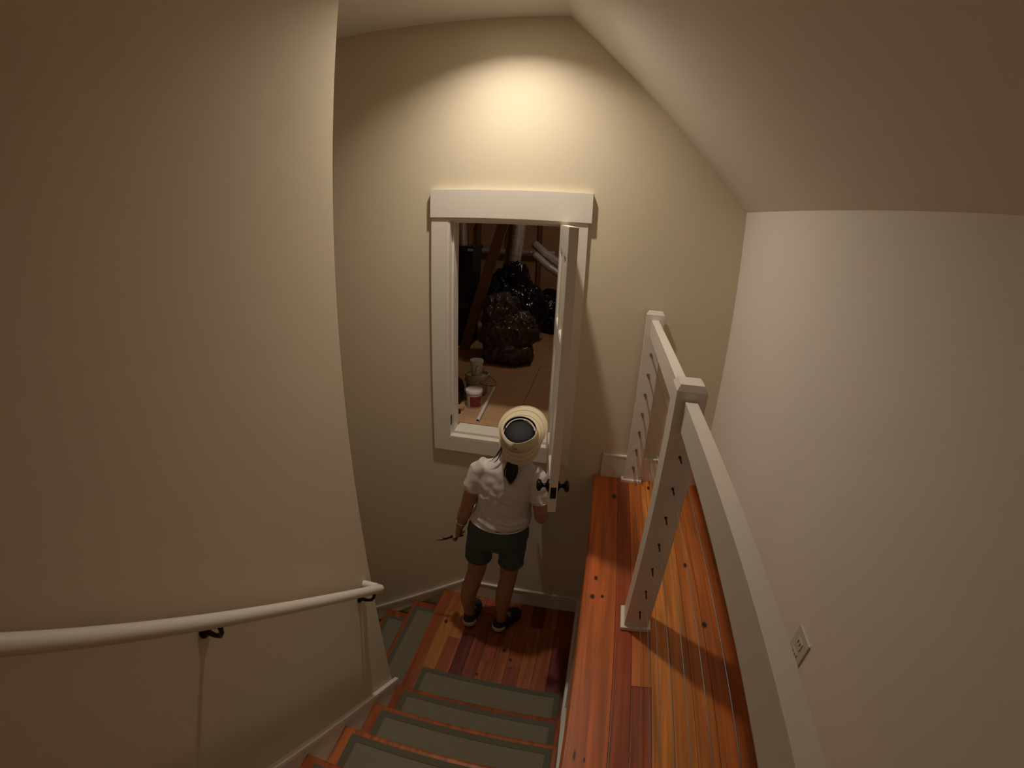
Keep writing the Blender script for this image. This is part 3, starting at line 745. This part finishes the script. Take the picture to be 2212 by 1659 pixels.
# head: skull, jaw, nose, ears, brow
add_ball(bm, hd(0, 0, -.004), (.071, .086, .094), 20, RH)
add_ball(bm, hd(0, .028, -.055), (.055, .060, .058), 16, RH)
add_tube(bm, [hd(0, .088, .012), hd(0, .100, -.012), hd(0, .096, -.026)], [.008, .012, .010], 10, round_end=True)
for sx in (-1, 1):
    add_ball(bm, hd(sx*.076, -.008, -.008), (.010, .022, .030), 10, RH)
    add_ball(bm, hd(sx*.03, .080, .022), (.020, .010, .007), 10, RH)
bm = voxel(bm, .0055, 3)
body = mobj('body', bm, M_SKIN, pe, True)
for sx in (-1, 1):
    bm = bmesh.new(); add_ball(bm, hd(sx*.030, .080, .005), (.012, .010, .008), 10, RH); e_ = mobj('eye', bm, M_EYE, pe, True)
    bm = bmesh.new(); add_ball(bm, hd(sx*.030, .0885, .005), (.0045, .003, .0045), 8, RH); mobj('iris', bm, M_HAIR, e_, True)
bm = bmesh.new(); add_tube(bm, [hd(-.020, .080, -.055), hd(0, .087, -.054), hd(.020, .080, -.055)], [.003, .006, .003], 8, round_end=True); mobj('mouth', bm, M_LIP, pe, True)

# hair: cap over the skull plus the loose tail below the hat
bm = bmesh.new(); rr = []; n_ = 28
for z_, r_, f_ in [(-.115, .020, .2), (-.10, .045, .2), (-.075, .062, .25), (-.03, .074, .3), (.015, .0775, .45), (.035, .0775, .9), (.055, .0765, 1), (.072, .0745, 1), (.084, .070, 1), (.093, .061, 1), (.099, .046, 1), (.103, .026, 1), (.104, .008, 1)]:
    rr.append([bm.verts.new(hd(math.cos(2*math.pi*k/n_)*r_, (1.0 if math.sin(2*math.pi*k/n_) < 0 else f_)*math.sin(2*math.pi*k/n_)*r_*(1.10 if z_ < .03 else 1.0), z_)) for k in range(n_)])
for i in range(len(rr)-1):
    for k in range(n_): bm.faces.new((rr[i][k], rr[i][(k+1) % n_], rr[i+1][(k+1) % n_], rr[i+1][k]))
bm.faces.new(rr[0][::-1]); bm.faces.new(rr[-1])
bmesh.ops.subdivide_edges(bm, edges=bm.edges[:], cuts=1, use_grid_fill=True); wrinkle(bm, .0012, (60, 25, 60), 4)
hair = mobj('hair', bm, M_HAIR, pe, True)
random.seed(3)
bm = bmesh.new()
for k in range(70):
    u = random.gauss(0, .45); x = -.405 + .030*max(-1.3, min(1.3, u)); y = -.425 + random.uniform(-.010, .012)
    z1 = 1.285 + .04*abs(u) + random.choice((0, .01, .03, .045))*random.random()
    add_tube(bm, [(-.405+(x+.405)*.6, -.365, 1.43), (-.405+(x+.405)*.7, y+.030, 1.395), (-.405+(x+.405)*.95+random.uniform(-.004, .004), y-.002, 1.360), (-.405+(x+.405)*.8+random.uniform(-.006, .006), y-.013, 1.33), (-.404+(x+.405)*.5+random.uniform(-.010, .010), y-.018, z1)], [.005, .005, .0042, .003, .0004], 6)
mobj('hair_tail', bm, M_HAIR, hair, True)
bm = bmesh.new()
for k in range(9):
    dx = random.uniform(-.012, .010); e_ = random.uniform(-.008, .012)
    pts = [V((-.462, -.385, 1.475)), V((-.470+dx, -.398, 1.43)), V((-.484+dx*1.6, -.404, 1.398)), V((-.506+dx*2+e_, -.402, 1.379+e_*.3))]
    crv = []
    for j in range(9):                                # smooth curve through the control points
        u = j/8; q = pts[0]*(1-u)**3 + pts[1]*3*u*(1-u)**2 + pts[2]*3*u*u*(1-u) + pts[3]*u**3; crv.append(q)
    add_tube(bm, crv, [.0022*(1-.09*j) for j in range(9)], 5)
mobj('loose_strands', bm, M_HAIR, hair, True)

# hat: open-crown straw visor with a wide front brim and drooping back
HT = V((-.383, -.388, 1.566))                          # centre of the crown opening
def ht(x, y, z): return HT + RH @ V((x, y, z))
hat = thing('visor_hat', HT, parent=pe, label='pale straw visor hat with an open crown and stitched brim')
def hat_prof(ph):
    c = math.cos(ph); f = max(c, 0)**1.3; b_ = max(-c, 0)
    R = .101 + .090*f + .008*b_**2; h = -.096 + .036*f - .060*b_**1.3
    hb = -.050 + .008*f - .016*b_
    rim = -.004*math.sin(2*ph+.6)*b_*3 - .010*b_*math.sin(ph*1.0+.4)
    return R, h, hb, rim
def hat_pt(ph, r, h): return ht(math.sin(ph)*r, math.cos(ph)*r*1.0, h)
NP = 64
def hat_surf(bm, prof, close=True):
    rr = []
    for k in range(NP):
        rr.append([bm.verts.new(p) for p in prof(2*math.pi*k/NP)])
    for k in range(NP):
        a, b_ = rr[k], rr[(k+1) % NP]
        for i in range(len(a)-(0 if close else 1)):
            j = (i+1) % len(a)
            bm.faces.new((a[i], b_[i], b_[j], a[j]))
bm = bmesh.new()
def band(ph):
    R, h, hb, rim = hat_prof(ph)
    return [hat_pt(ph, .0765, rim), hat_pt(ph, .0785, rim-.001), hat_pt(ph, .083, hb*.5), hat_pt(ph, .088, hb), hat_pt(ph, .085, hb), hat_pt(ph, .080, hb*.5)]
hat_surf(bm, band); bnd = mobj('band', bm, M_STRAW, hat, True)
bm = bmesh.new()
def lining(ph):
    R, h, hb, rim = hat_prof(ph)
    return [hat_pt(ph, .0763, rim-.004), hat_pt(ph, .0790, hb*.5), hat_pt(ph, .083, hb)]
hat_surf(bm, lining, False); mobj('lining', bm, M_LINE, bnd, True)
bm = bmesh.new()
def brim(ph):
    R, h, hb, rim = hat_prof(ph); out = []
    for t in (0, .2, .4, .6, .8, 1):
        r = .086+(R-.086)*t; z = hb+(h-hb)*(t**(1.15)) + .004*math.sin(3*ph)*t
        out.append((r, z))
    top = [hat_pt(ph, r, z) for r, z in out]; bot = [hat_pt(ph, r-.001, z-.0035) for r, z in reversed(out)]
    return top+bot
hat_surf(bm, brim); brm = mobj('brim', bm, M_STRAW, hat, True)
for t in (.33, .66, .97):
    pts = []
    for k in range(NP+1):
        ph = 2*math.pi*k/NP; R, h, hb, rim = hat_prof(ph); r = .086+(R-.086)*t
        pts.append(hat_pt(ph, r, hb+(h-hb)*(t**1.15)+.004*math.sin(3*ph)*t+.0006))
    tube('stitch_row', pts, .0012 if t < .9 else .0022, M_STITCH if t < .9 else M_STRAW, brm, n=5, smooth=True)
# overlapping closure tab on the band
bm = bmesh.new(); R_ = []
for k in range(11):
    ph = math.radians(190+8*k)
    R, h, hb, rim = hat_prof(ph)
    R_.append([bm.verts.new(hat_pt(ph, .0822, rim+.001+.008*math.sin(math.pi*k/10))), bm.verts.new(hat_pt(ph, .0905, hb*.95)), bm.verts.new(hat_pt(ph, .0885, hb*.95)), bm.verts.new(hat_pt(ph, .0802, rim+.001))])
for k in range(10):
    for i in range(4): bm.faces.new((R_[k][i], R_[k+1][i], R_[k+1][(i+1) % 4], R_[k][(i+1) % 4]))
bm.faces.new(R_[0]); bm.faces.new(R_[-1][::-1])
mobj('closure_tab', bm, M_STRAW, bnd, True)
bm = bmesh.new(); add_box(bm, (-.006, -.0008, -.0015), (.006, .0008, .0015), Matrix.Translation(hat_pt(math.radians(182), .0885, -.036)) @ RH.to_4x4()); mobj('maker_tag', bm, M_SLOT, bnd)
# white strap across the hair inside the opening
pts = [hat_pt(math.radians(a), .0685, -.016 + .006*math.cos(math.radians(a))) for a in range(-82, 83, 8)]
tube('head_strap', pts, .0032, M_STRAP, hat, n=6, flat=.6)
tube('head_strap', [hat_pt(math.radians(6), .068, -.010), hat_pt(math.radians(10), .062, -.008), hat_pt(math.radians(16), .067, -.010)], .0026, M_STRAP, hat, n=6)

# t-shirt
bm = bmesh.new()
add_loft(bm, [(-.483, -.305, .972, .163, .122), (-.480, -.306, .99, .162, .121), (-.466, -.312, 1.045, .147, .112), (-.455, -.318, 1.12, .143, .108), (-.446, -.325, 1.20, .150, .108), (-.440, -.332, 1.27, .158, .100),
              (-.436, -.338, 1.325, .150, .084), (-.428, -.342, 1.355, .105, .070), (-.420, -.345, 1.378, .066, .058)])
add_tube(bm, [(-.545, -.342, 1.325), (-.585, -.347, 1.29), (-.605, -.352, 1.235), (-.620, -.355, 1.178)], [.050, .052, .048, .0455], 18)
add_tube(bm, [(-.325, -.342, 1.320), (-.290, -.347, 1.285), (-.277, -.354, 1.23), (-.270, -.358, 1.16)], [.050, .050, .047, .0445], 18)
bm = voxel(bm, .0058, 4)
wrinkle(bm, .0055, (9, 9, 15), 2); wrinkle(bm, .004, (22, 22, 10), 11)
bm.normal_update()
for v in bm.verts:                                   # fabric bunching above the hem and folds from the armpits
    p = v.co; low = max(0, 1-abs(p.z-1.02)/.07)
    fold = 1-abs(noise.noise(V((p.x*7, p.y*7, p.z*34 + 9*p.x))))*2.6
    diag = 1-abs(noise.noise(V((p.x*14+p.z*10, p.y*8, p.z*7-p.x*8))))*2.6
    mid = max(0, 1-abs(p.z-1.17)/.12)
    v.co += v.normal*(.011*low*max(fold, 0) + .010*mid*max(diag, 0))
sh = mobj('t_shirt', bm, M_SHIRT, pe, True)
k_ = 40
tube('bottom_hem', [(-.483+.1645*math.cos(2*math.pi*i/k_), -.305+.1235*math.sin(2*math.pi*i/k_), .972+.006*math.sin(4*math.pi*i/k_+1)) for i in range(k_+1)], .004, M_SHIRT, sh, n=8, smooth=True)
def ring_at(c, t, r, rad, name, par, m):
    t = V(t).normalized(); a, b_ = frame_at(t)
    tube(name, [V(c)+a*math.cos(2*math.pi*i/24)*r+b_*math.sin(2*math.pi*i/24)*r for i in range(25)], rad, m, par, n=8, smooth=True)
ring_at((-.6205, -.3553, 1.178), (-.015, -.003, -.057), .0452, .0026, 'sleeve_hem', sh, M_SHIRT)
ring_at((-.2698, -.3582, 1.160), (.007, -.004, -.07), .0442, .0026, 'sleeve_hem', sh, M_SHIRT)

# shorts
bm = bmesh.new()
add_loft(bm, [(-.494, -.283, .768, .05, .07), (-.496, -.283, .80, .165, .118), (-.494, -.287, .86, .176, .128), (-.489, -.292, .92, .166, .120), (-.484, -.30, .985, .152, .108)])
add_tube(bm, [(-.575, -.28, .86), (-.588, -.278, .78), (-.604, -.272, .70), (-.610, -.268, .640)], [.092, .088, .080, .078], 20)
add_tube(bm, [(-.418, -.28, .86), (-.413, -.278, .78), (-.413, -.272, .70), (-.415, -.268, .635)], [.088, .084, .077, .073], 20)
bm = voxel(bm, .006, 4)
wrinkle(bm, .004, (8, 8, 12), 21)
so = mobj('shorts', bm, M_SHORT, pe, True)
ring_at((-.610, -.268, .640), (-.006, .004, -.06), .078, .003, 'leg_hem', so, M_SHORT)
ring_at((-.415, -.268, .635), (-.002, .004, -.065), .073, .003, 'leg_hem', so, M_SHORT)

# shoes
def shoe(heel, toe):
    heel, toe = V((*heel, 0)), V((*toe, 0)); t = (toe-heel).normalized(); w = V((t.y, -t.x, 0)); L_ = (toe-heel).length
    e = thing('shoe', heel, parent=pe, label='navy running shoe with a pale heel panel')
    S = [(0.0, .024, .066), (.04, .034, .078), (.12, .038, .084), (.25, .040, .088), (.40, .042, .090), (.58, .046, .074), (.70, .048, .066), (.80, .0475, .059), (.88, .044, .053), (.94, .037, .047), (.98, .027, .040), (1.0, .014, .032)]
    def rng(bm, zlo, f, sc, n=14):
        R = []
        for (s_, hw, hh) in S:
            c = heel + t*(s_*L_)
            q = []
            for k in range(n):
                a = 2*math.pi*k/n; x = math.cos(a)*hw*sc; zz = math.sin(a)
                z = zlo + (f(hh) - zlo)*(zz*.5+.5)
                x *= 1 - .25*max(zz, 0)
                q.append(bm.verts.new(c + w*x + V((0, 0, z))))
            R.append(q)
        for i in range(len(R)-1):
            for k in range(n): bm.faces.new((R[i][k], R[i][(k+1) % n], R[i+1][(k+1) % n], R[i+1][k]))
        bm.faces.new(R[0][::-1]); bm.faces.new(R[-1])
    bm = bmesh.new(); rng(bm, .014, lambda h: h, 1.0); mobj('upper', bm, M_NAVY, e, True)
    bm = bmesh.new(); rng(bm, 0.0, lambda h: .030, 1.08); mobj('sole', bm, M_SOLE, e, True)
    # pale wrap round the heel
    bm = bmesh.new(); R = []
    for k in range(15):
        a = math.pi*(k/14); hw = .0445
        c = heel + t*(.040 - .050*math.sin(a)) + w*math.cos(a)*hw*1.04
        c2_ = heel + t*(.042 - .050*math.sin(a)) + w*math.cos(a)*hw*1.0
        R.append([bm.verts.new(c+V((0, 0, .022))), bm.verts.new(c2_+V((0, 0, .058))), bm.verts.new(c2_+t*.004+V((0, 0, .058))), bm.verts.new(c+t*.004+V((0, 0, .022)))])
    for k in range(14):
        for i in range(4): bm.faces.new((R[k][i], R[k+1][i], R[k+1][(i+1) % 4], R[k][(i+1) % 4]))
    mobj('heel_panel', bm, M_HEEL, e, True)
    bm = bmesh.new(); cc = heel+t*.062+V((0, 0, .078))
    tube('collar', [cc+t*math.cos(2*math.pi*i/20)*.046+w*math.sin(2*math.pi*i/20)*.034+V((0, 0, .010*abs(math.cos(math.pi*i/20)))) for i in range(21)], .0075, M_NAVY, e, n=8, smooth=True)
    for s_ in (.46, .53, .60, .67):
        c = heel+t*(s_*L_); z = .096-.13*(s_-.42)
        tube('lace', [c-w*.026+V((0, 0, z-.012)), c+V((0, 0, z+.002)), c+w*.026+V((0, 0, z-.012))], .0028, M_HEEL, e, n=6)
shoe((-.672, -.312), (-.682, -.062))
shoe((-.490, -.308), (-.378, -.085))

# bracelet on the left wrist
t_ = V((-.024, .020, -.085)).normalized()
ring_at((-.693, -.321, .920), t_, .0285, .0032, 'bracelet', pe, M_GOLD)

# hand tool
tl = thing('hand_tool', (-.76, -.296, .75), 'slim dark hand tool with curved tips held in the left hand', 'tool')
def P(x, z, dy=0): return (x, -.294+dy, z)
tube('grip', [P(-.688, .826), P(-.70, .812), P(-.722, .797), P(-.752, .782)], [.006, .0065, .006, .005], M_YEL, tl, n=8, round_end=True)
tube('grip', [P(-.694, .806, -.012), P(-.71, .797, -.010), P(-.730, .786, -.006), P(-.756, .776)], [.006, .0065, .006, .005], M_TOOL, tl, n=8, round_end=True)
bm = bmesh.new(); lathe(bm, [(.008, -.006), (.008, .006)], P(-.766, .768), (0, 1, 0), n=14); mobj('pivot', bm, M_TOOL, tl, 'auto')
tube('jaw', [P(-.762, .772), P(-.785, .757), P(-.806, .742), P(-.826, .731), P(-.858, .722)], [.0055, .005, .0045, .0035, .0015], M_TOOL, tl, n=8)
tube('jaw', [P(-.766, .764, .003), P(-.784, .752, .003), P(-.800, .741, .003), P(-.812, .745, .003), P(-.822, .742, .003)], [.005, .0045, .004, .003, .0015], M_TOOL, tl, n=8)
